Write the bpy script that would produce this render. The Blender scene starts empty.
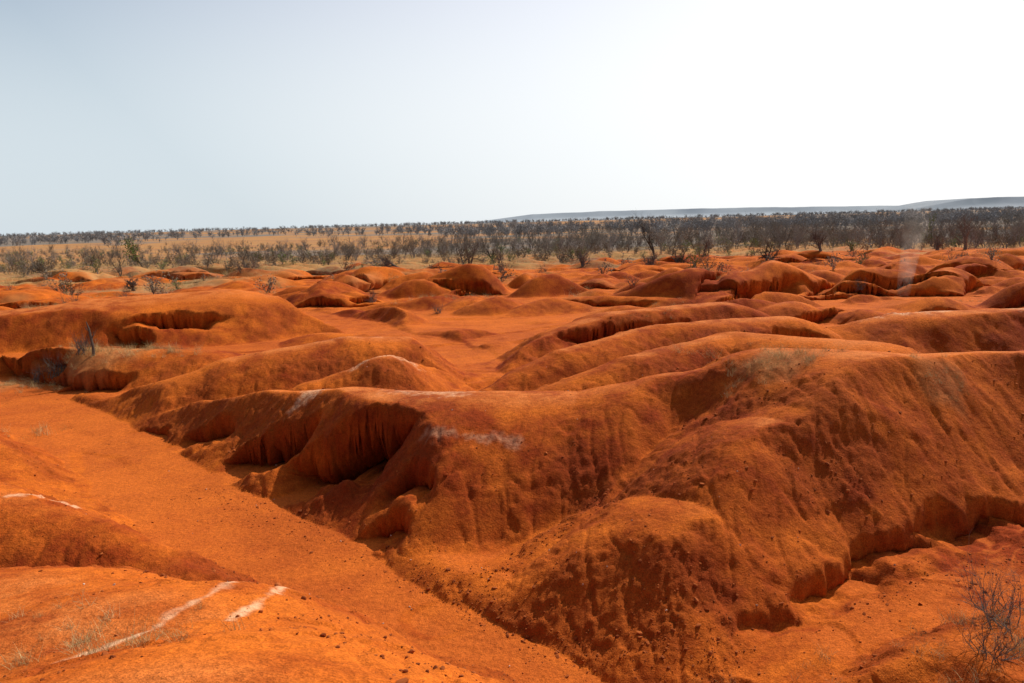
import bpy, math, random
import numpy as np
from mathutils import Vector, Matrix, Euler
random.seed(7); RNG=np.random.RandomState(11)
scene=bpy.context.scene

# ------------------------------------------------------------------ noise
_perm=np.random.RandomState(3).permutation(256).astype(np.int64)
_ga=np.random.RandomState(4).rand(256)*2*np.pi
_gx,_gy=np.cos(_ga),np.sin(_ga)
def perlin(x,y,seed=0):
    x=x+seed*17.31; y=y+seed*9.77
    xf=np.floor(x); yf=np.floor(y)
    xi=xf.astype(np.int64); yi=yf.astype(np.int64)
    fx=x-xf; fy=y-yf
    u=fx*fx*fx*(fx*(fx*6-15)+10); v=fy*fy*fy*(fy*(fy*6-15)+10)
    def g(ix,iy,dx,dy):
        h=_perm[(_perm[ix&255]+iy)&255]
        return _gx[h]*dx+_gy[h]*dy
    a=g(xi,yi,fx,fy); b=g(xi+1,yi,fx-1,fy)
    c=g(xi,yi+1,fx,fy-1); d=g(xi+1,yi+1,fx-1,fy-1)
    return (a+u*(b-a))+v*((c+u*(d-c))-(a+u*(b-a)))
def fbm(x,y,octv=4,seed=0,gain=.5):
    s=0;a=1.0
    for i in range(octv):
        s=s+a*perlin(x*2.03**i,y*2.03**i,seed+i*3.1); a*=gain
    return s
def sstep(a,b,x):
    t=np.clip((x-a)/(b-a),0,1); return t*t*(3-2*t)
def smax(a,b,k):
    h=np.maximum(k-np.abs(a-b),0)/k
    return np.maximum(a,b)+h*h*k*.25
def smin(a,b,k): return -smax(-a,-b,k)

# ------------------------------------------------------------------ landforms (x, y, crest height, half width), metres
RIDGES=[
 # rise the photographer stands on
 [(-1.0,-5,3.45,6.0),(-1.2,0,3.4,5.0),(-1.7,2.8,3.0,4.6),(-2.9,5.0,2.4,3.9),(-4.6,6.6,1.9,3.4),(-8,7.0,1.7,3.2)],
 # low mounds on the left bank
 [(-15,12.5,1.6,3.4),(-8.6,11.6,1.4,2.6),(-6.0,11.2,1.0,1.9),(-4.7,10.5,.6,1.4)],
 [(-18,19,1.1,3.2),(-13,18.6,.9,2.4),(-11.1,16.5,.75,1.7),(-10.0,14.9,.45,1.3)],
 # central ridge
 [(-10.9,20.5,.3,1.2),(-8.0,19.9,.85,2.0),(-5.8,18.3,1.35,2.6),(-3.6,16.6,1.7,3.3),(-1.4,15.5,1.78,3.7),(1.2,15.4,1.75,3.2),(3.2,15.0,2.15,3.2),(4.9,14.6,2.65,3.7),(6.2,13.8,2.7,4.3)],
 # large dome with its spur
 [(-.4,10.1,.15,1.3),(1.1,10.1,.55,2.0),(2.5,10.8,1.15,2.8),(4.2,12.0,1.95,3.6),(6.2,13.3,2.65,4.4),(8.6,13.8,2.6,4.4),(12,14.2,2.45,4.7)],
 # fingers behind
 [(.6,18.2,1.2,1.6),(3.1,19.2,1.85,2.1),(5.8,20.6,2.15,2.6),(8,18,2.2,3.5)],
 [(-.6,20.4,.9,1.4),(1.6,22.2,1.6,1.9),(4.6,24.5,2.0,2.6),(8.5,25,2.0,3)],
 [(-.2,26,1,2.5),(3.2,29.5,1.8,3),(8,31,1.9,4)],
 [(-11.5,22.3,.6,2.0),(-8.2,23.6,1.4,2.8),(-5,24.6,1.8,3),(-2.7,25.5,1.6,2.6)],
 [(-5.2,20.6,1.2,1.8),(-3.6,21.1,1.7,2.2),(-2.4,22.3,1.2,1.7)],
 [(-24,29,1.3,4),(-19,28,1.2,3),(-14.5,27.6,1.2,2.8),(-10.5,27.3,1.1,2.6)],
 [(-27,34,1.5,6),(-20,38,2.1,7),(-14,40,2.3,6),(-8,41,1.5,4)],
 # right-hand middle distance
 [(10,18.5,1.3,2.4),(14,18.4,1.8,3.4),(20,17,2.0,4)],
 [(8,26.5,1.2,2.4),(13,26.8,1.8,3),(19,26.2,1.9,4),(26,25,2.0,5)],
 [(12,22.2,1.0,1.6),(18,22,1.5,2.4),(25,21,1.6,3)],
]
# drainage channels: (x, y, half width of flat bed, bed level), bank steepness
CHAN=[
 ([(-24,29,2.0,.15),(-16,24.6,1.5,.05),(-12.3,21.3,1.3,0),(-8.9,17.8,1.15,-.02),(-6.0,14.3,1.15,-.05),(-3.4,12.0,.9,-.08),(-1.2,9.95,.55,-.12),(.1,8.9,.4,-.15),(1.2,8.0,.4,-.18),(2.4,7.0,.5,-.2),(4,5.5,.8,-.2)],.62),
 ([(16,11.3,1.2,.6),(9.5,10.9,.8,.5),(7.4,10.3,.6,.42),(5.1,9.5,.55,.3),(3.5,8.7,.45,.15),(2.2,8.0,.35,-.05),(1.4,7.9,.3,-.15)],.6),
 ([(2.9,13.9,.0,1.35),(2.1,13.1,.03,1.0),(1.3,12.3,.08,.7),(.5,11.5,.12,.4),(-.4,10.8,.2,.1),(-1.2,10.0,.3,-.1)],.65),
 ([(-1.6,19.6,.2,.9),(-1.3,21,.35,.7),(-.9,24,.5,.45),(-1.0,27.5,.8,.35),(-2.5,32,1.0,.3),(-6,37,1.2,.3),(-12,46,1.5,.3),(-20,56,2,.3)],.65),
 ([(30,32,1,.6),(22,31,1,.5),(15,30,.8,.5),(10.5,28.6,.7,.5),(5.5,27.2,.6,.5),(2,25.6,.6,.45),(-.9,24,.5,.45)],.65),
 ([(46,52,1.8,.3),(35,48,1.5,.3),(22,44,1.3,.3),(12,40,1.2,.3),(3,37,1.2,.3),(-2.5,32,1,.3)],.65),
 ([(-34,33,1.5,.3),(-26,31.5,1.1,.3),(-19,33,1.0,.3),(-12,31.5,1.0,.3),(-7,30.2,1,.3),(-2.5,32,1,.3)],.65),
 ([(8.5,22.8,.3,.9),(11,20.6,.5,.7),(16,20.1,.7,.6),(24,19,1,.5)],.75),
 ([(13,24.4,.3,.7),(18,24.1,.5,.6),(26,23,.8,.5)],.75),
]
def segs(pts):
    return zip(pts[:-1],pts[1:])
def ridge(X,Y,pts,pw=2.0,e=1.2):
    best=np.full(X.shape,-.5)
    for a,b in segs(pts):
        ax,ay,az,aw=a; bx,by,bz,bw=b
        dx,dy=bx-ax,by-ay; L=dx*dx+dy*dy
        s=np.clip(((X-ax)*dx+(Y-ay)*dy)/L,0,1)
        d=np.hypot(X-(ax+s*dx),Y-(ay+s*dy))
        w=aw+s*(bw-aw); zc=az+s*(bz-az)
        q=1-(d/w)**pw
        v=np.where(q>0,zc*np.abs(q)**e,np.maximum(q,-.5))
        best=np.maximum(best,v)
    return best
def channel(X,Y,pts,k):
    best=np.full(X.shape,1e3)
    for a,b in segs(pts):
        ax,ay,aw,az=a; bx,by,bw,bz=b
        dx,dy=bx-ax,by-ay; L=dx*dx+dy*dy
        s=np.clip(((X-ax)*dx+(Y-ay)*dy)/L,0,1)
        d=np.hypot(X-(ax+s*dx),Y-(ay+s*dy))-(aw+s*(bw-aw))
        dd=np.maximum(d,0)
        best=np.minimum(best,az+s*(bz-az)+dd*k+.12*dd*dd+.03*np.minimum(d,0))
    return best

def macro(X,Y):
    nearw=sstep(12,26,Y)*.6+.4
    wx=X+(.34*perlin(X/2.3,Y/2.3,5)+.8*perlin(X/7,Y/7,6))*nearw
    wy=Y+(.34*perlin(X/2.3,Y/2.3,8)+.6*perlin(X/7,Y/7,9))*nearw
    far=sstep(92,130,Y)
    base=.55*sstep(1,4.5,X)*sstep(15,11,Y)+.3*sstep(19,27,Y)+.12*sstep(1,-2,X)*sstep(17,13,Y)
    base=base+.07*perlin(X/5,Y/5,1)
    z=base
    for i,r in enumerate(RIDGES):
        v=ridge(wx,wy,r,2.0,1.12) if i else ridge(X+.25*perlin(X/2.3,Y/2.3,5),Y,r,2.3,1.1)
        z=smax(z,v,.16)
    # rolling badland hummocks beyond
    m=sstep(27,38,Y)+sstep(13,20,np.abs(X))*sstep(20,28,Y)
    m=np.clip(m,0,1)*(1-far*.85)*(1-.3*sstep(60,90,Y))
    bx=wx+1.5*perlin(X/12,Y/12,21)+3*perlin(X/35,Y/35,22); by=wy+2.5*perlin(X/30,Y/30,23)
    b=4.6*np.abs(perlin(bx/12,by/7.5,31))+(1.6+.7*sstep(38,55,Y))*np.abs(perlin(bx/4.8,by/3.4,33))-.42
    b=b*(.78+.7*perlin(X/30,Y/24,37))
    z=smax(z,np.where(m>0,b*m,-1),.15)
    cx=X+.30*perlin(X/1.4,Y/1.4,15)+.9*perlin(X/5,Y/5,16)*sstep(18,30,Y)
    cy=Y+.30*perlin(X/1.4,Y/1.4,18)
    lobe=.17*np.abs(perlin(X/1.1,Y/1.1,19))+.03*np.abs(perlin(X/.45,Y/.45,20))
    for i,(pts,k) in enumerate(CHAN):
        c=channel(cx,cy,pts,k)
        z=smin(z,c+ (lobe-.06)*sstep(.1,.5,c),.18)
    # open plain rising slowly to the horizon
    rise=sstep(200,1400,Y)*11+sstep(1500,6000,Y)*16
    z=z+rise+far*(.8*perlin(X/60,Y/60,41))
    return z

# ------------------------------------------------------------------ terrain grid (finer close by, coarser far away)
OX,OY=0.0,-5.0
rs=[3.0]
while rs[-1]<9500:
    r=rs[-1]
    rs.append(r+(.030 if r<14 else (r*.0023 if r<120 else r*.012)))
rs=np.array(rs); NC=1080
th=np.linspace(-.98,.98,NC)
R,T=np.meshgrid(rs,th,indexing='ij')
X=OX+R*np.sin(T); Y=OY+R*np.cos(T)
Z=macro(X,Y)
PX=X.copy(); PY=Y.copy()      # final plan positions (pushed sideways where banks are undercut)

def slopes(Z):
    P=np.stack([X,Y,Z],-1)
    du=np.gradient(P,axis=0); dv=np.gradient(P,axis=1)
    n=np.cross(dv,du); n/=np.linalg.norm(n,axis=-1,keepdims=True)+1e-12
    n*=np.sign(n[...,2:3])+1e-9
    return n
def look(A,x,y):
    x=np.asarray(x,float); y=np.asarray(y,float)
    r=np.hypot(x-OX,y-OY); t=np.arctan2(x-OX,y-OY)
    fi=np.interp(r,rs,np.arange(len(rs))); fj=np.clip((t-th[0])/(th[1]-th[0]),0,NC-1.001)
    i=np.clip(fi.astype(int),0,len(rs)-2); j=fj.astype(int); a=fi-i; b=fj-j
    return (A[i,j]*(1-a)*(1-b)+A[i+1,j]*a*(1-b)+A[i,j+1]*(1-a)*b+A[i+1,j+1]*a*b)
N0=slopes(Z)

# eroded scarps and undercut hollows: (x,y,uphill dir x,y, half length, drop, run-out, undercut depth)
SC=[(-5.1,17.05,.30,.95,.95,1.15,1.3,1.25),(-3.15,15.45,.30,.95,1.2,1.25,1.3,1.35),(-1.7,13.6,.45,.9,.5,.45,.7,.3),
    (-7.2,18.9,.5,.85,.8,.55,.8,.5),(-9.2,20.2,.5,.85,.7,.3,.8,.25),(-2.1,12.75,.45,.9,.45,.4,.6,.25),
    (4.0,10.0,-.5,1,.7,.30,.5,.16),(5.1,10.7,-.35,1,.8,.34,.6,.2),(6.3,11.3,-.2,1,.8,.36,.6,.2),(7.6,11.6,-.1,1,.9,.36,.6,.2),(9,12.1,0,1,1,.3,.7,.15),
    (2.9,9.3,-.4,1,.5,.16,.4,.05),
    (-14.0,26.0,.0,1,1.3,.9,1.2,.9),(-17.5,27,.0,1,1.5,.5,1.2,.4),(8.5,24.0,.0,1,.9,1.0,1.2,1.0),(4.0,21.6,-.3,1,.8,.35,.8,.2),(1.8,17.6,-.3,1,.7,.3,.8,.15)]
gx=-N0[...,0]/N0[...,2]; gy=-N0[...,1]/N0[...,2]
tries=0
while len(SC)<125 and tries<30000:
    tries+=1
    y=26+75*RNG.rand()**.9; x=(RNG.rand()*2-1)*(y*.75)
    a=float(look(gx,x,y)); b=float(look(gy,x,y)); s=math.hypot(a,b)
    if b>.30 and s<1.5:
        dr=.4+.6*RNG.rand()
        SC.append((x,y,a/s,b/s,.9+RNG.rand()*2.4*(y/60+.3),dr,1.0+RNG.rand()*.6,dr*1.0))
for (cx,cy,ux,uy,hl,drop,run,cut) in SC:
    l=math.hypot(ux,uy); ux/=l; uy/=l
    m=(np.abs(X-cx)<hl*1.8+run)&(np.abs(Y-cy)<hl*1.8+run)
    xs,ys=X[m]-cx,Y[m]-cy
    u=xs*ux+ys*uy; v=xs*uy-ys*ux
    e=u+.24*perlin(X[m]/.6,Y[m]/.6,51)+.10*perlin(X[m]/.2,Y[m]/.2,52)+.2*(v/hl)**2
    prof=sstep(.05,-.05,e)*np.clip(1+e/run,0,1)
    zo=Z[m]; fl=np.percentile(zo,5)+.02; fall=np.exp(-(v/hl)**4)
    Z[m]=np.maximum(zo-drop*prof*fall,np.minimum(zo,fl))
    # undercut: the foot of the little cliff is pushed back under its lip
    dep=cut*fall*np.exp(-((e+.20)/.15)**2)*sstep(.0,-.05,e)
    PX[m]+=ux*dep; PY[m]+=uy*dep
N1=slopes(Z)
sl_=np.hypot(N1[...,0],N1[...,1])
steep=sstep(.18,.55,sl_)
nearf=1-sstep(30,60,Y)
# crusted / cloddy slopes
rmask=np.clip(sstep(-.12,.25,perlin(X/2.6,Y/2.6,61)+.4*perlin(X/.8,Y/.8,62))*(.18+.82*steep),0,1)
rmask*=1-.8*sstep(1.2,-.2,X+ (Y-7.5)*.9)*sstep(9,7,Y)
d=.024*fbm(X/.55,Y/.55,3,65)*(.5+rmask)+.004*fbm(X/.12,Y/.12,2,66)
cl=np.abs(perlin(X/.23,Y/.23,71)); cl2=np.abs(perlin(X/.10,Y/.10,73)); cl3=perlin(X/.06,Y/.06,74)
d+=rmask*(.05*(cl-.2)+.042*(cl2-.2)+.016*cl3)
d+=-.03*steep*sstep(.1,.0,np.abs(perlin(X/.45+.3*perlin(X,Y,3),Y/1.1,77)))
# broken crust plates standing proud
pl=perlin(X/.9+.5*perlin(X/.3,Y/.3,85),Y/.6,83)+.35*perlin(X/.22,Y/.22,84)
d+=.032*sstep(.10,.17,pl)*steep
d+=.024*sstep(.02,.06,perlin(X/.5,Y/.35,87)+.4*perlin(X/.15,Y/.15,88))*rmask
Z=Z+d*nearf*(R<80)
Z=Z+sstep(25,60,Y)*(1-sstep(110,160,Y))*.12*fbm(X/1.6,Y/1.6,3,91)

# ------------------------------------------------------------------ ground cover masks
def segd(pts):
    best=np.full(X.shape,1e9)
    for a,b in zip(pts[:-1],pts[1:]):
        dx,dy=b[0]-a[0],b[1]-a[1]; L=dx*dx+dy*dy
        s=np.clip(((X-a[0])*dx+(Y-a[1])*dy)/L,0,1)
        best=np.minimum(best,np.hypot(X-a[0]-s*dx,Y-a[1]-s*dy))
    return best
pale=np.zeros_like(X)
PAL=[([(-2.75,7.8),(-2.58,7.2),(-2.42,6.5),(-2.38,5.8),(-2.5,5.1),(-2.75,4.5)],.06,.8),([(-2.3,7.4),(-2.08,6.7),(-1.98,6.0),(-2.05,5.3)],.05,.75),
     ([(-7.6,11.6),(-7.0,12.2)],.09,.7),([(-4.6,17.6),(-3.4,18.0)],.38,.65),([(-2.4,16.4),(-1.2,15.8)],.38,.5),
     ([(-4.1,21.3),(-3.0,21.7)],.5,.65),([(-1.6,14.0),(0,13.7)],.14,.3),([(9.5,19.2),(12.5,19.0)],.45,.6),
     ([(12,27),(14.5,27)],.5,.75),([(17,26.6),(21,26.4)],.5,.65),([(-6.0,24.8),(-4.5,25)],.4,.5),([(-.9,16.3),(.1,16.6)],.35,.4),([(1.3,24.2),(3,25.4)],.3,.4),([(9,33),(14,34)],.4,.5)]
for pts,w,a in PAL:
    dd=segd(pts)+w*1.2*perlin(X/.5,Y/.5,101)+w*1.1*perlin(X/.12,Y/.12,102)
    pale=np.maximum(pale,a*sstep(w*1.2,w*-.1,dd))
g=fbm(X/16,Y/7,3,111)
start=80+sstep(-5,40,X)*30+sstep(-10,-50,X)*-10
grass=sstep(-.05,.4,g*1.1+(Y-start)/40)*sstep(55,75,Y)
grass=np.maximum(grass,.9*sstep(98,108,Y+9*perlin(X/12,Y/9,112)-5*sstep(20,60,X)))
grass=np.maximum(grass,.4*sstep(.25,.5,perlin(X/5,Y/4,115))*sstep(35,50,Y)*sstep(30,-10,X))
for (cx,cy,rr,a) in [(4.7,14.0,.8,.45),(-14,27.4,2.0,.5),(-18,27.2,1.6,.4),(7.2,13.2,.6,.25)]:
    grass=np.maximum(grass,a*sstep(rr,rr*.3,np.hypot(X-cx,Y-cy)+.4*perlin(X/.4,Y/.4,117)))
wn=fbm(X/90,Y/60,3,121)+.9*perlin(X/420,Y/420,125)+.6*perlin(X/1500,Y/900,127)
wood=sstep(125,150,Y)*sstep(-.38,-.02,wn+sstep(-150,40,X)*.3*sstep(500,200,Y)-.05+.2*sstep(900,2500,Y)-.25*sstep(0,-100,X)*sstep(500,250,Y))
flo=sstep(.16,.05,sl_)*sstep(.85,.35,Z)*(1-sstep(60,90,Y))
steep_dark=sstep(.3,.7,sl_)  # steeper slopes, coloured darker through the rough mask
top=sstep(.30,.08,sl_)*sstep(.9,1.6,Z)*(1-sstep(70,100,Y))

def grid_mesh(name,X,Y,Z,attrs):
    r,c=X.shape
    me=bpy.data.meshes.new(name)
    co=np.stack([X,Y,Z],-1).reshape(-1,3).astype(np.float32)
    i=np.arange(r*c).reshape(r,c)
    f=np.stack([i[:-1,:-1],i[:-1,1:],i[1:,1:],i[1:,:-1]],-1).reshape(-1,4)
    me.vertices.add(len(co)); me.vertices.foreach_set('co',co.ravel())
    me.loops.add(f.size); me.loops.foreach_set('vertex_index',f.ravel().astype(np.int32))
    me.polygons.add(len(f)); me.polygons.foreach_set('loop_start',np.arange(0,f.size,4,dtype=np.int32))
    me.polygons.foreach_set('loop_total',np.full(len(f),4,dtype=np.int32))
    me.polygons.foreach_set('use_smooth',np.ones(len(f),dtype=bool))
    me.update(calc_edges=True)
    if me.polygons[len(f)//2].normal.z<0: me.flip_normals()
    for k,v in attrs.items():
        a=me.attributes.new(k,'FLOAT','POINT'); a.data.foreach_set('value',v.astype(np.float32).ravel())
    ob=bpy.data.objects.new(name,me); scene.collection.objects.link(ob)
    return ob
rough=np.maximum(rmask,.55*steep_dark)*(1-.65*sstep(30,75,Y))
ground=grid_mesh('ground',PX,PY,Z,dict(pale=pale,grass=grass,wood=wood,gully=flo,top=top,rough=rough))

# ------------------------------------------------------------------ material helpers
class NT:
    def __init__(s,name):
        s.m=bpy.data.materials.new(name); s.m.use_nodes=True; s.t=s.m.node_tree; s.t.nodes.clear()
        s.out=s.n('ShaderNodeOutputMaterial'); s.b=s.n('ShaderNodeBsdfPrincipled')
        s.l(s.b.outputs[0],s.out.inputs[0]); s.b.inputs['Roughness'].default_value=.95
        s.b.inputs['Specular IOR Level'].default_value=.05
        s.tc=s.n('ShaderNodeTexCoord').outputs['Object']
    def n(s,t): return s.t.nodes.new(t)
    def l(s,a,b): s.t.links.new(a,b)
    def noise(s,scale,detail=5,rough=.55,vec=None,dist=0):
        k=s.n('ShaderNodeTexNoise'); k.inputs['Scale'].default_value=scale; k.inputs['Detail'].default_value=detail
        k.inputs['Roughness'].default_value=rough; k.inputs['Distortion'].default_value=dist
        s.l(vec or s.tc,k.inputs['Vector']); return k.outputs[0]
    def rng(s,v,a,b,c=0,d=1):
        k=s.n('ShaderNodeMapRange'); s.l(v,k.inputs[0])
        for i,q in enumerate((a,b,c,d)): k.inputs[i+1].default_value=q
        return k.outputs[0]
    def math(s,op,a,b=None):
        k=s.n('ShaderNodeMath'); k.operation=op
        for i,q in enumerate((a,b)):
            if q is None: continue
            if isinstance(q,(int,float)): k.inputs[i].default_value=q
            else: s.l(q,k.inputs[i])
        return k.outputs[0]
    def mix(s,f,a,b,mode='MIX'):
        k=s.n('ShaderNodeMix'); k.data_type='RGBA'; k.blend_type=mode
        for q,i in ((f,0),(a,6),(b,7)):
            if isinstance(q,(int,float)): k.inputs[i].default_value=q
            elif isinstance(q,tuple): k.inputs[i].default_value=(*q,1)
            else: s.l(q,k.inputs[i])
        return k.outputs[2]
    def attr(s,n):
        k=s.n('ShaderNodeAttribute'); k.attribute_name=n; return k.outputs['Fac']
    def bump(s,h,dist,prev=None,strength=1):
        k=s.n('ShaderNodeBump'); k.inputs['Distance'].default_value=dist; k.inputs['Strength'].default_value=strength
        s.l(h,k.inputs['Height'])
        if prev: s.l(prev,k.inputs['Normal'])
        return k.outputs[0]
    def scaled(s,v):
        k=s.n('ShaderNodeMapping'); k.inputs['Scale'].default_value=v; s.l(s.tc,k.inputs[0]); return k.outputs[0]

# ground
g=NT('red_earth')
n1=g.noise(.16,4,.6); n2=g.noise(1.5,6,.65); n3=g.noise(13,4,.65); n4=g.noise(55,3,.65)
mixf=g.math('ADD',g.math('MULTIPLY',n1,.6),g.math('MULTIPLY',n2,.4))
red=g.mix(g.rng(mixf,.41,.57),(.28,.042,.007),(.61,.145,.015))
red=g.mix(g.math('MULTIPLY',g.attr('gully'),.6),red,(.56,.130,.020))
red=g.mix(g.math('MULTIPLY',g.attr('top'),g.rng(n2,.4,.6,.15,.75)),red,(.63,.195,.050))
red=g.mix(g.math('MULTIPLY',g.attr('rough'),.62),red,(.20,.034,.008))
red=g.mix(1.0,red,g.mix(g.rng(n3,.35,.65),(.80,.78,.78),(1.11,1.11,1.11)),'MULTIPLY')
red=g.mix(1.0,red,g.mix(g.rng(n4,.36,.64),(.70,.67,.67),(1.17,1.17,1.17)),'MULTIPLY')
far=g.noise(.05,6,.65,vec=g.scaled((.5,1.6,1)))
straw=g.mix(g.rng(n2,.35,.65),(.50,.33,.13),(.31,.175,.068))
straw=g.mix(g.rng(far,.47,.60,0,.75),straw,(.22,.16,.10))
straw=g.mix(g.rng(n1,.5,.7,0,.5),straw,(.38,.12,.04))
gm=g.math('MULTIPLY',g.attr('grass'),g.rng(n2,.35,.6,.35,1))
col=g.mix(gm,red,straw)
col=g.mix(g.math('MULTIPLY',g.attr('wood'),g.rng(far,.35,.52,.5,1)),col,(.18,.155,.13))
col=g.mix(g.math('MULTIPLY',g.attr('pale'),g.rng(n3,.35,.6,.35,1)),col,(.74,.47,.28))
g.l(col,g.b.inputs['Base Color'])
b=g.bump(n3,.026); b=g.bump(n4,.009,b)
g.l(b,g.b.inputs['Normal'])
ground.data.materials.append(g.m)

def simple(name,c1,c2,scale=6,rough=.9):
    k=NT(name); oi=k.n('ShaderNodeObjectInfo').outputs['Random']
    f=k.math('ADD',k.math('MULTIPLY',k.noise(scale,3,.65),.7),k.math('MULTIPLY',oi,.35))
    k.l(k.mix(k.rng(f,.3,.75),c1,c2),k.b.inputs['Base Color']); k.b.inputs['Roughness'].default_value=rough
    return k.m
M_bark=simple('grey_bark',(.17,.145,.13),(.33,.28,.25),3)
M_bark2=simple('brown_bark',(.10,.08,.065),(.19,.15,.12),3)
M_dark=simple('dark_bark',(.05,.038,.03),(.11,.085,.065),5)
M_hazetree=simple('hazy_bark',(.20,.19,.185),(.31,.285,.27),.3)  # pale grey stands in for distance haze on the far trees
M_leafbrown=simple('dry_leaves',(.17,.135,.095),(.27,.21,.14),2)
M_leafgreen=simple('green_leaves',(.11,.15,.035),(.21,.25,.07),2)
M_straw=simple('dry_grass',(.36,.25,.10),(.62,.48,.24),9)
M_weed=simple('weed_green',(.12,.13,.04),(.30,.27,.09),9)
M_stone=simple('red_stone',(.16,.036,.011),(.42,.11,.026),9)
M_stonepale=simple('quartz_stone',(.40,.26,.18),(.62,.48,.38),9)

# ------------------------------------------------------------------ mesh building helpers
class MB:
    def __init__(s): s.v=[];s.f=[];s.mi=[]
    def tube(s,pts,rad,n=4,mi=0):
        base=len(s.v)
        for k,(p,r) in enumerate(zip(pts,rad)):
            a=pts[min(k+1,len(pts)-1)]-pts[max(k-1,0)]
            a=a.normalized() if a.length>1e-6 else Vector((0,0,1))
            q=a.orthogonal().normalized(); w=a.cross(q)
            for j in range(n):
                t=2*math.pi*j/n; s.v.append(p+(q*math.cos(t)+w*math.sin(t))*r)
        for k in range(len(pts)-1):
            for j in range(n):
                s.f.append((base+k*n+j,base+k*n+(j+1)%n,base+(k+1)*n+(j+1)%n,base+(k+1)*n+j)); s.mi.append(mi)
    def quad(s,p,size,rnd,mi):
        a=Vector((rnd.gauss(0,1),rnd.gauss(0,1),rnd.gauss(0,1))).normalized(); b=a.orthogonal().normalized()
        base=len(s.v)
        for c,dd in ((-1,0),(0,-.5),(1,0),(0,.5)): s.v.append(p+(a*c+b*dd)*size)
        s.f.append((base,base+1,base+2,base+3)); s.mi.append(mi)
    def mesh(s,name,mats,smooth=False):
        me=bpy.data.meshes.new(name); me.from_pydata([tuple(v) for v in s.v],[],s.f)
        for m in mats: me.materials.append(m)
        me.polygons.foreach_set('material_index',s.mi)
        if smooth: me.polygons.foreach_set('use_smooth',[True]*len(s.f))
        me.update(); return me
def rv(r): return Vector((r.gauss(0,1),r.gauss(0,1),r.gauss(0,1)))
def grow(mb,r,p,d,L,rad,lvl,maxl,leaf=0,ls=.08,crook=.22,kids=(4,6)):
    n=4 if lvl<2 else 3; pts=[p.copy()]; rr=[rad]; dirs=[]
    for i in range(n):
        d=(d+rv(r)*crook+Vector((0,0,.10))).normalized(); p=p+d*(L/n); pts.append(p.copy()); dirs.append(d.copy())
        rr.append(rad*(1-.75*(i+1)/n))
    mb.tube(pts,rr,5 if lvl==0 else (4 if lvl==1 else 3),0)
    if lvl<maxl:
        for k in range(r.randint(*kids)):
            i=r.randint(1,n); q=pts[i]; dd=dirs[i-1]
            nd=(dd*.75+rv(r)*.55+Vector((0,0,.12))).normalized()
            grow(mb,r,q,nd,L*r.uniform(.45,.75),max(rr[i]*.75,rad*.3),lvl+1,maxl,leaf,ls,crook,kids)
    if leaf and lvl>=maxl-1:
        for k in range(leaf):
            q=pts[r.randint(1,n)]+rv(r)*L*.13; mb.quad(q,ls*r.uniform(.6,1.5),r,1)
def tree(seed,h=5,leaf=0,ls=.1,stems=1,maxl=3,rad=.11,mats=(None,None),kids=(4,6),name='t',crook=.2,lean=.25,narrow=1):
    r=random.Random(seed); mb=MB()
    for s in range(stems):
        grow(mb,r,Vector((r.uniform(-.02,.02)*stems*h,r.uniform(-.02,.02)*stems*h,-.03*h)),Vector((r.gauss(0,lean),r.gauss(0,lean),1)).normalized(),h*.55,rad,0,maxl,leaf,ls,crook,kids)
    zm=max(v.z for v in mb.v); k=h/zm
    mb.v=[Vector((v.x*k*narrow,v.y*k*narrow,v.z*k)) for v in mb.v]
    return mb.mesh(name,list(mats))
def place(name,me,x,y,rz=0,sc=1,dz=0,rot=None):
    ob=bpy.data.objects.new(name,me); scene.collection.objects.link(ob)
    ob.location=(x,y,float(look(Z,x,y))+dz); ob.rotation_euler=rot or (0,0,rz); ob.scale=(sc,)*3
    return ob

def scatter(name,pts,rot,scl,templates):
    n=len(pts); me=bpy.data.meshes.new(name+'_points'); me.vertices.add(n)
    me.vertices.foreach_set('co',np.asarray(pts,np.float32).ravel())
    a=me.attributes.new('rot','FLOAT_VECTOR','POINT'); a.data.foreach_set('vector',np.asarray(rot,np.float32).ravel())
    a=me.attributes.new('scl','FLOAT','POINT'); a.data.foreach_set('value',np.asarray(scl,np.float32).ravel())
    a=me.attributes.new('idx','INT','POINT'); a.data.foreach_set('value',RNG.randint(0,len(templates),n).astype(np.int32))
    ob=bpy.data.objects.new(name,me); scene.collection.objects.link(ob)
    col=bpy.data.collections.new(name+'_kinds')
    for i,t in enumerate(templates):
        o=bpy.data.objects.new(name+'_kind_%02d'%i,t); col.objects.link(o)
    ng=bpy.data.node_groups.new(name+'_instancer','GeometryNodeTree')
    ng.interface.new_socket('Geometry',in_out='INPUT',socket_type='NodeSocketGeometry')
    ng.interface.new_socket('Geometry',in_out='OUTPUT',socket_type='NodeSocketGeometry')
    N=ng.nodes; L=ng.links
    gi=N.new('NodeGroupInput'); go=N.new('NodeGroupOutput'); ip=N.new('GeometryNodeInstanceOnPoints')
    ci=N.new('GeometryNodeCollectionInfo'); ci.inputs['Collection'].default_value=col
    ci.inputs['Separate Children'].default_value=True; ci.inputs['Reset Children'].default_value=True
    def na(nm,t):
        k=N.new('GeometryNodeInputNamedAttribute'); k.data_type=t; k.inputs['Name'].default_value=nm; return k.outputs['Attribute']
    L.new(gi.outputs[0],ip.inputs['Points']); L.new(ci.outputs[0],ip.inputs['Instance'])
    ip.inputs['Pick Instance'].default_value=True
    L.new(na('idx','INT'),ip.inputs['Instance Index']); L.new(na('rot','FLOAT_VECTOR'),ip.inputs['Rotation']); L.new(na('scl','FLOAT'),ip.inputs['Scale'])
    L.new(ip.outputs[0],go.inputs[0])
    md=ob.modifiers.new('instances','NODES'); md.node_group=ng
    return ob
def zrot(n): return np.c_[np.zeros(n),np.zeros(n),RNG.rand(n)*6.28]

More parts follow.
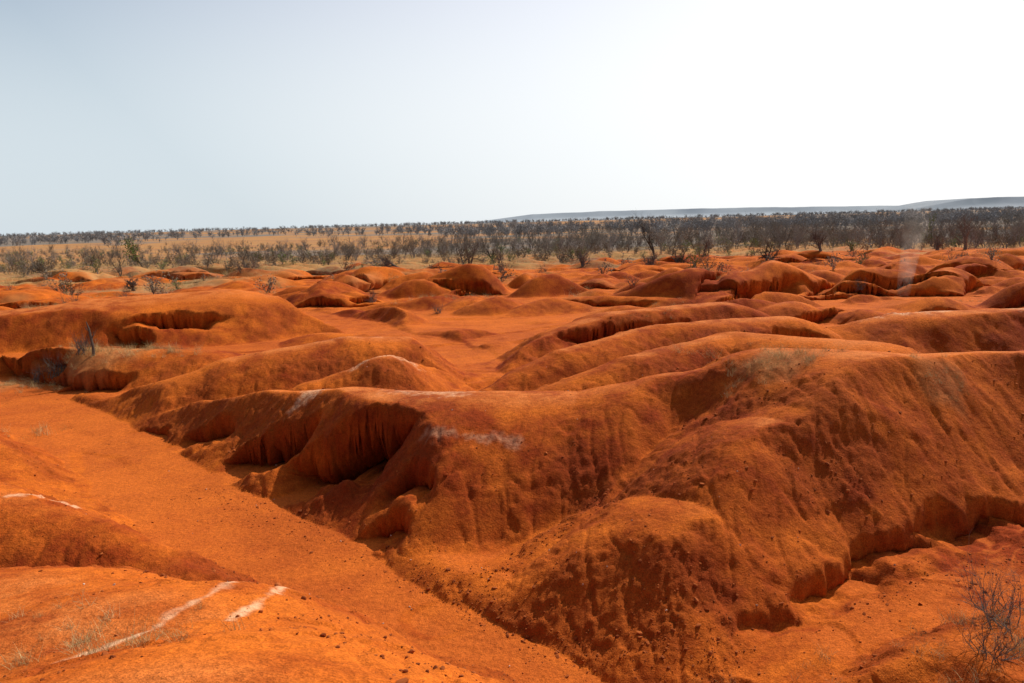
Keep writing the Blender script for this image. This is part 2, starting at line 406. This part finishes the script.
# ------------------------------------------------------------------ woodland
kinds=[tree(100+i,5.0,leaf=(0,0,0,2,1)[i%5],ls=.07,stems=1+(i%3),mats=((M_bark,M_bark2)[i%2],M_leafbrown),name='bare_tree_kind',rad=.085,kids=(4,6)) for i in range(9)]
P=[];S=[]
n=0
while n<2000:
    y=104*math.exp(RNG.rand()*math.log(900/104.)) if RNG.rand()<.6 else 104+RNG.rand()*150
    x=(RNG.rand()*2-1)*y*.95
    right=1/(1+math.exp(-(x/y+.12)/.10))
    st=114+26*float(perlin(np.array(x/22.),np.array(1.),7))+(1-right)*8
    if y<st: continue
    dens=.26+.74*right
    cl=float(perlin(np.array(x/30.),np.array(y/20.),131))
    if right<.6: dens*= 1.0 if cl>.02 else .10
    else: dens*= 1.0 if cl>-.02 else .12
    if y>330: dens*= 1.0 if float(look(wood,x,y))>.5 else .05
    if RNG.rand()>dens: continue
    P.append((x,y)); S.append(RNG.uniform(.35,.95)*(.82+.18*right)*(1.35 if RNG.rand()<.12 else 1)); n+=1
P=np.array(P); pz=look(Z,P[:,0],P[:,1])
scatter('woodland',np.c_[P,pz],zrot(n),S,kinds)
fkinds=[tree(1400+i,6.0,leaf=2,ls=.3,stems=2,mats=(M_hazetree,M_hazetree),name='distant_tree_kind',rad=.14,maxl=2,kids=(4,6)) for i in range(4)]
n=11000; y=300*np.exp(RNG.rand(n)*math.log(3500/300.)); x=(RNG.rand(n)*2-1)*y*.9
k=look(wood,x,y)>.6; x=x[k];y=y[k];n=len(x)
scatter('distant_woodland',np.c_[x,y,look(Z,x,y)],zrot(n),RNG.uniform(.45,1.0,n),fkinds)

sk=[tree(300+i,1.3,leaf=2,ls=.05,stems=4,maxl=2,rad=.022,mats=(M_bark if i%2 else M_bark2,M_leafbrown if i<5 else M_leafgreen),name='scrub_kind',lean=.6) for i in range(6)]
n=2300; y=60+RNG.rand(n)**1.3*200; x=(RNG.rand(n)*2-1)*y*.9
k=(y>96+12*perlin(x/20,y/20,140)+sstep(0,30,x)*8)|((RNG.rand(n)<.16))
x=x[k];y=y[k];n=len(x)
scatter('scrub_bushes',np.c_[x,y,look(Z,x,y)],zrot(n),RNG.uniform(.5,1.6,n),sk)

# ------------------------------------------------------------------ grass tufts
def tuft(seed,nb=45,h=.28,mat=None,spread=.10,bend=.5):
    r=random.Random(seed); mb=MB()
    for i in range(nb):
        p=Vector((r.gauss(0,spread),r.gauss(0,spread),-.01)); d=Vector((r.gauss(0,.45),r.gauss(0,.45),1)).normalized()
        L=h*r.uniform(.4,1.25); w=r.uniform(.0012,.003)*(h/.28); side=Vector((r.gauss(0,1),r.gauss(0,1),0)).normalized()
        base=len(mb.v); sg=4
        for k in range(sg+1):
            ww=w*(1-k/sg*.85); mb.v+= [p-side*ww,p+side*ww]
            d=(d+Vector((d.x,d.y,-.15))*bend*.35+rv(r)*.05).normalized(); p=p+d*L/sg
        for k in range(sg): mb.f.append((base+2*k,base+2*k+1,base+2*k+3,base+2*k+2)); mb.mi.append(0)
    return mb.mesh('tuft_kind',[mat])
gk=[tuft(i,mat=M_straw,spread=.07) for i in range(4)]+[tuft(9,nb=25,h=.22,mat=M_weed)]
gp=[];gs=[]
def patch(cx,cy,rx,ry,n,s0,s1):
    for i in range(n):
        gp.append((cx+RNG.normal()*rx,cy+RNG.normal()*ry)); gs.append(RNG.uniform(s0,s1))
patch(-2.55,4.75,.28,.18,28,.3,.75); patch(-3.0,5.3,.4,.3,12,.2,.5); patch(4.7,14.0,.45,.25,50,.35,.8)
patch(1.2,7.3,.35,.2,24,.3,.8); patch(2.9,8.0,.7,.3,20,.3,.7); patch(5.0,7.8,.6,.5,50,.4,.9); patch(7.2,13.2,.35,.25,20,.3,.7)
patch(-14,27.4,1.6,.6,100,.5,1.3); patch(-18,27.4,1.8,.6,70,.5,1.2); patch(-5.9,9.5,.5,.3,8,.3,.6)
for i in range(34):      # sparse clumps scattered over the badlands
    y=17+RNG.rand()*55; x=(RNG.rand()*2-1)*y*.7
    patch(x,y,.25+y*.012,.2+y*.008,int(6+y*.25),.4,1.0+y*.012)
gp=np.array(gp); n=len(gp)
scatter('dry_grass_tufts',np.c_[gp,look(Z,gp[:,0],gp[:,1])],zrot(n),gs,gk)
fk=[tuft(50+i,nb=60,h=.5,mat=M_straw,spread=.35) for i in range(3)]
n=12000; y=45+RNG.rand(n)*115; x=(RNG.rand(n)*2-1)*y*.85
gr=look(grass,x,y); k=RNG.rand(n)<gr*.8-.15; x=x[k];y=y[k];n=len(x)
scatter('dry_grass_field',np.c_[x,y,look(Z,x,y)],zrot(n),RNG.uniform(.5,1.5,n),fk)

# ------------------------------------------------------------------ stones
def stone(seed,mat):
    import bmesh
    r=random.Random(seed); bm=bmesh.new(); bmesh.ops.create_icosphere(bm,subdivisions=2,radius=1)
    sx,sy,sz=r.uniform(.8,1.4),r.uniform(.7,1.1),r.uniform(.45,.8)
    pl=[(rv(r).normalized(),r.uniform(.5,.8)) for _ in range(9)]
    for v in bm.verts:
        for nn,dd in pl:
            e=v.co.dot(nn)-dd
            if e>0: v.co-=nn*e
        v.co=Vector((v.co.x*sx,v.co.y*sy,v.co.z*sz))
    me=bpy.data.meshes.new('stone_kind'); bm.to_mesh(me); bm.free(); me.materials.append(mat); return me
stk=[stone(i,M_stone) for i in range(6)]
n=160000; y=3+RNG.rand(n)**1.2*27; x=(RNG.rand(n)*2-1)*(y*.85+1)
st=look(steep,x,y); rm=look(rmask,x,y)
pr=(.05+.65*rm*rm+.15*st)*sstep(-.1,.3,perlin(x/1.1,y/1.1,151)+.12)
k=RNG.rand(n)<pr*.6; x=x[k];y=y[k]
ex=[];ey=[]
for (x0,y0,x1,y1,m,w) in [(-1.6,11.4,0.7,9.0,500,.16),(.7,9.0,2.6,8.5,260,.18),(3.2,9.2,8,10.8,500,.25),(-6.6,15.6,-1.4,11.7,500,.3),(4,8,6.5,9,160,.5),(1.3,12.3,-.6,10.8,260,.2)]:
    t=RNG.rand(m); ex+=list(x0+t*(x1-x0)+RNG.normal(size=m)*w); ey+=list(y0+t*(y1-y0)+RNG.normal(size=m)*w)
x=np.r_[x,ex]; y=np.r_[y,ey]
# leave the undercut banks free of stones (they could not rest there)
sx_=look(PX,x,y)-x; sy_=look(PY,x,y)-y; k=np.hypot(sx_,sy_)<.03; x=x[k];y=y[k]; n=len(x)
sz=np.clip(.0078*np.exp(RNG.normal(size=n)*.62),.004,.04)
scatter('loose_stones',np.c_[x,y,look(Z,x,y)+sz*.2],RNG.rand(n,3)*np.array([.6,.6,6.28]),sz,stk)
n=110; y=6+RNG.rand(n)*16; x=(RNG.rand(n)*2-1)*y*.6
scatter('quartz_pebbles',np.c_[x,y,look(Z,x,y)+.005],RNG.rand(n,3)*6.28,RNG.uniform(.006,.02,n),[stone(40+i,M_stonepale) for i in range(3)])

# ------------------------------------------------------------------ individual plants
for i,(x,y,h,sd,st) in enumerate([(-4.6,80,3.8,1,2),(20,112,6.8,2,2),(-52,100,4.2,3,2),(-2,104,4,4,1),(24,98,3.2,6,3),(36,93,3.2,8,3),(-46,95,3.2,9,2),(60,106,5.4,12,2),(-38,93,3.0,14,2),(-29,90,3.0,15,2),(8,88,2.6,16,3),(17.8,84,2.8,17,3),(25,78,2.4,18,3),(-1,86,2.8,19,2),(-13,84,2.2,20,3),(48,90,2.8,24,2),(-33,70,1.9,25,3),(13,74,1.8,26,3)]):
    place('bare_tree',tree(500+sd,h,stems=st,maxl=3,rad=.13,kids=(4,7),mats=(M_dark if i in(0,1,3,11,12) else M_bark2,M_leafbrown),name='bare_tree',lean=.35),x,y,i*1.3)
for x,y,h,sd in [(-47,103,4.6,21),(62,118,5.5,22)]:
    place('green_tree',tree(600+sd,h,leaf=8,ls=.10,stems=1,maxl=2,rad=.09,kids=(5,7),mats=(M_dark,M_leafgreen),name='green_tree',narrow=.6,lean=.1),x,y,sd)
for x,y,h,sd in [(-14.9,27.3,1.0,41),(-15.9,27.4,1.0,42),(-16.6,27.6,.8,54),(-12.3,30,.7,45),(-22,40,1.1,46),(-9,52,1.2,47),(14,60,1.2,48),(-30,62,1.3,49),(-16,72,1.6,50),(3,76,1.6,51),(27,70,1.4,52),(21,48,1.0,56),(-4,44,.8,57),(8,52,1.0,58),(5.3,8.2,1.0,43),(4.85,7.6,.6,44),(5.6,8.8,.8,55)]:
    place('dry_bush',tree(800+sd,h,leaf=0,stems=11,maxl=2,rad=.006 if y<10 else .014,kids=(4,6),mats=(M_bark2,M_leafbrown),name='dry_bush',lean=.7,crook=.22),x,y,sd)
for x,y,h,sd in [(-3.2,5.6,.22,51),(-2.2,4.5,.16,52),(-6.0,9.3,.3,53),(3.0,8.1,.2,54),(-2.8,4.7,.2,55)]:
    place('dry_twig_plant',tree(850+sd,h,stems=7,maxl=1,rad=.0012,kids=(2,4),mats=(M_straw,M_straw),name='dry_twig_plant',lean=.6,crook=.2),x,y,sd)
mb=MB()
mb.tube([Vector((0,0,-.2)),Vector((.02,0,.25)),Vector((-.03,.01,.6)),Vector((-.06,0,.9)),Vector((-.13,0,1.15))],[.055,.045,.04,.032,.012],7)
mb.tube([Vector((-.03,.01,.55)),Vector((.06,.02,.68)),Vector((.09,.0,.80))],[.025,.017,.008],5)
mb.tube([Vector((-.05,0,.8)),Vector((-.15,.02,.88)),Vector((-.19,.02,.98))],[.02,.014,.006],5)
place('dead_tree_trunk',mb.mesh('dead_tree_trunk',[M_dark]),-14.3,27.0)
for (x,y,rz,sd) in [(-9.5,84,.2,61),(-12,86,2.9,62)]:
    me=tree(900+sd,4.5,stems=1,maxl=2,rad=.16,kids=(4,6),mats=(M_dark,M_dark),name='fallen_tree',narrow=.6)
    place('fallen_tree',me,x,y,rot=(math.radians(84),0,1.2+rz),dz=.25)

# ------------------------------------------------------------------ dust devil over the red ground on the right
mb=MB(); pts=[];rr=[]
for i in range(17):
    t=i/16; pts.append(Vector((.2*math.sin(t*3.2)+1.1*t*t,0,-.2+7.2*t))); rr.append(.35+.35*t+.3*t*t)
mb.tube(pts,rr,24)
mb.f.append(tuple(range(23,-1,-1))); mb.mi.append(0); mb.f.append(tuple(range(16*24,16*24+24))); mb.mi.append(0)
dm=bpy.data.materials.new('airborne_dust'); dm.use_nodes=True; t=dm.node_tree; t.nodes.clear()
o=t.nodes.new('ShaderNodeOutputMaterial'); vs=t.nodes.new('ShaderNodeVolumeScatter'); vs.inputs['Color'].default_value=(.96,.76,.62,1); vs.inputs['Anisotropy'].default_value=.3
tcn=t.nodes.new('ShaderNodeTexCoord'); nz=t.nodes.new('ShaderNodeTexNoise'); nz.inputs['Scale'].default_value=1.6; nz.inputs['Detail'].default_value=3
sp=t.nodes.new('ShaderNodeSeparateXYZ'); fa=t.nodes.new('ShaderNodeMapRange'); t.links.new(tcn.outputs['Object'],sp.inputs[0]); t.links.new(sp.outputs['Z'],fa.inputs[0])
for i,q in enumerate((1.5,6.4,.24,0)): fa.inputs[i+1].default_value=q
m1=t.nodes.new('ShaderNodeMapRange'); t.links.new(tcn.outputs['Object'],nz.inputs['Vector']); t.links.new(nz.outputs[0],m1.inputs[0])
for i,q in enumerate((.35,.7,.1,1.3)): m1.inputs[i+1].default_value=q
fb=t.nodes.new('ShaderNodeMapRange'); t.links.new(sp.outputs['Z'],fb.inputs[0])
for i,q in enumerate((-.2,1.4,0,1)): fb.inputs[i+1].default_value=q
ml=t.nodes.new('ShaderNodeMath'); ml.operation='MULTIPLY'; t.links.new(fa.outputs[0],ml.inputs[0]); t.links.new(m1.outputs[0],ml.inputs[1])
ml2=t.nodes.new('ShaderNodeMath'); ml2.operation='MULTIPLY'; t.links.new(ml.outputs[0],ml2.inputs[0]); t.links.new(fb.outputs[0],ml2.inputs[1])
t.links.new(ml2.outputs[0],vs.inputs['Density']); t.links.new(vs.outputs[0],o.inputs['Volume'])
place('dust_devil',mb.mesh('dust_devil',[dm],True),22.6,46)

# ------------------------------------------------------------------ distant tablelands
def mesa(name,prof,y0,depth,mat):
    xs=np.linspace(prof[0][0],prof[-1][0],260); hs=np.interp(xs,[p[0] for p in prof],[p[1] for p in prof])
    hs=hs+4*fbm(xs/300,xs*0+3.3,3,5)
    rows=[(-1.0,0),(-.55,.35),(-.30,.62),(-.24,.95),(-.2,1.0),(1,1.0)]
    XX=np.zeros((len(rows),len(xs)));YY=XX.copy();ZZ=XX.copy()
    for i,(a,b) in enumerate(rows):
        XX[i]=xs; YY[i]=y0+a*depth+ (60*perlin(xs/400,xs*0+i*.15,9)); ZZ[i]=15+(hs-15)*b-(5 if i==0 else 0)
    ob=grid_mesh(name,XX,YY,ZZ,{}); ob.data.materials.append(mat); return ob
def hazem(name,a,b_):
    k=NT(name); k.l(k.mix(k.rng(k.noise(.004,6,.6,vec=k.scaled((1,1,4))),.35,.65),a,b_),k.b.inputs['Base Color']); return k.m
M_h1=hazem('hazy_rock',(.24,.275,.305),(.29,.32,.35)); M_h2=hazem('hazier_rock',(.32,.36,.395),(.36,.40,.43))  # distance haze is painted into these blue-grey rock colours
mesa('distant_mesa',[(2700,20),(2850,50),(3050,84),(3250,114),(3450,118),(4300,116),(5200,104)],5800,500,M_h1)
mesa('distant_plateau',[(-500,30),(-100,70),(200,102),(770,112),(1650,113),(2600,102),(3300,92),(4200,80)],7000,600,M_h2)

# ------------------------------------------------------------------ light, sky, camera
el=math.radians(43); az=math.radians(42)
sd=Vector((math.sin(az)*math.cos(el),math.cos(az)*math.cos(el),math.sin(el)))
w=bpy.data.worlds.new('World'); scene.world=w; w.use_nodes=True
nt=w.node_tree; nt.nodes.clear(); LK=nt.links.new
sky=nt.nodes.new('ShaderNodeTexSky'); sky.sky_type='NISHITA'; sky.sun_disc=False; sky.sun_elevation=el; sky.sun_rotation=az
sky.air_density=1.0; sky.dust_density=1.0; sky.ozone_density=1.0; sky.altitude=0
tc=nt.nodes.new('ShaderNodeTexCoord'); sx=nt.nodes.new('ShaderNodeSeparateXYZ'); LK(tc.outputs['Generated'],sx.inputs[0])
mr=nt.nodes.new('ShaderNodeMapRange'); mr.interpolation_type='SMOOTHSTEP'; LK(sx.outputs['Z'],mr.inputs[0])
for i,q in enumerate((.08,.42,.92,0.0)): mr.inputs[i+1].default_value=q
mx=nt.nodes.new('ShaderNodeMix'); mx.data_type='RGBA'; LK(mr.outputs[0],mx.inputs[0]); LK(sky.outputs[0],mx.inputs[6]); mx.inputs[7].default_value=(7.2,8.1,8.7,1)
dp=nt.nodes.new('ShaderNodeVectorMath'); dp.operation='DOT_PRODUCT'; LK(tc.outputs['Generated'],dp.inputs[0]); dp.inputs[1].default_value=sd
m2=nt.nodes.new('ShaderNodeMapRange'); LK(dp.outputs['Value'],m2.inputs[0])
for i,q in enumerate((.38,.90,0,1.0)): m2.inputs[i+1].default_value=q
ad=nt.nodes.new('ShaderNodeMix'); ad.data_type='RGBA'; ad.blend_type='ADD'; LK(m2.outputs[0],ad.inputs[0]); LK(mx.outputs[2],ad.inputs[6]); ad.inputs[7].default_value=(5.6,4.5,3.8,1)
bg=nt.nodes.new('ShaderNodeBackground'); bg.inputs[1].default_value=.095
wo=nt.nodes.new('ShaderNodeOutputWorld'); LK(ad.outputs[2],bg.inputs[0]); LK(bg.outputs[0],wo.inputs[0])
sl=bpy.data.lights.new('sun','SUN'); sl.energy=5.0; sl.angle=math.radians(.5); sl.color=(1,.95,.85)
so=bpy.data.objects.new('sun',sl); scene.collection.objects.link(so)
so.rotation_euler=sd.to_track_quat('Z','Y').to_euler(); so.location=sd*50
cd=bpy.data.cameras.new('camera'); cam=bpy.data.objects.new('camera',cd); scene.collection.objects.link(cam)
cd.lens=28.1; cd.sensor_width=36; cd.clip_end=30000; cd.clip_start=.05
cam.matrix_world=Matrix.Translation((0,0,5.05))@Matrix.Rotation(math.radians(90-8.2),4,'X')@Matrix.Rotation(math.radians(-1.55),4,'Z')
scene.camera=cam
scene.view_settings.view_transform='Standard'; scene.view_settings.look='None'; scene.view_settings.exposure=0
print('ground z at camera',float(look(Z,0,0)),'verts',X.size,'scarps',len(SC))
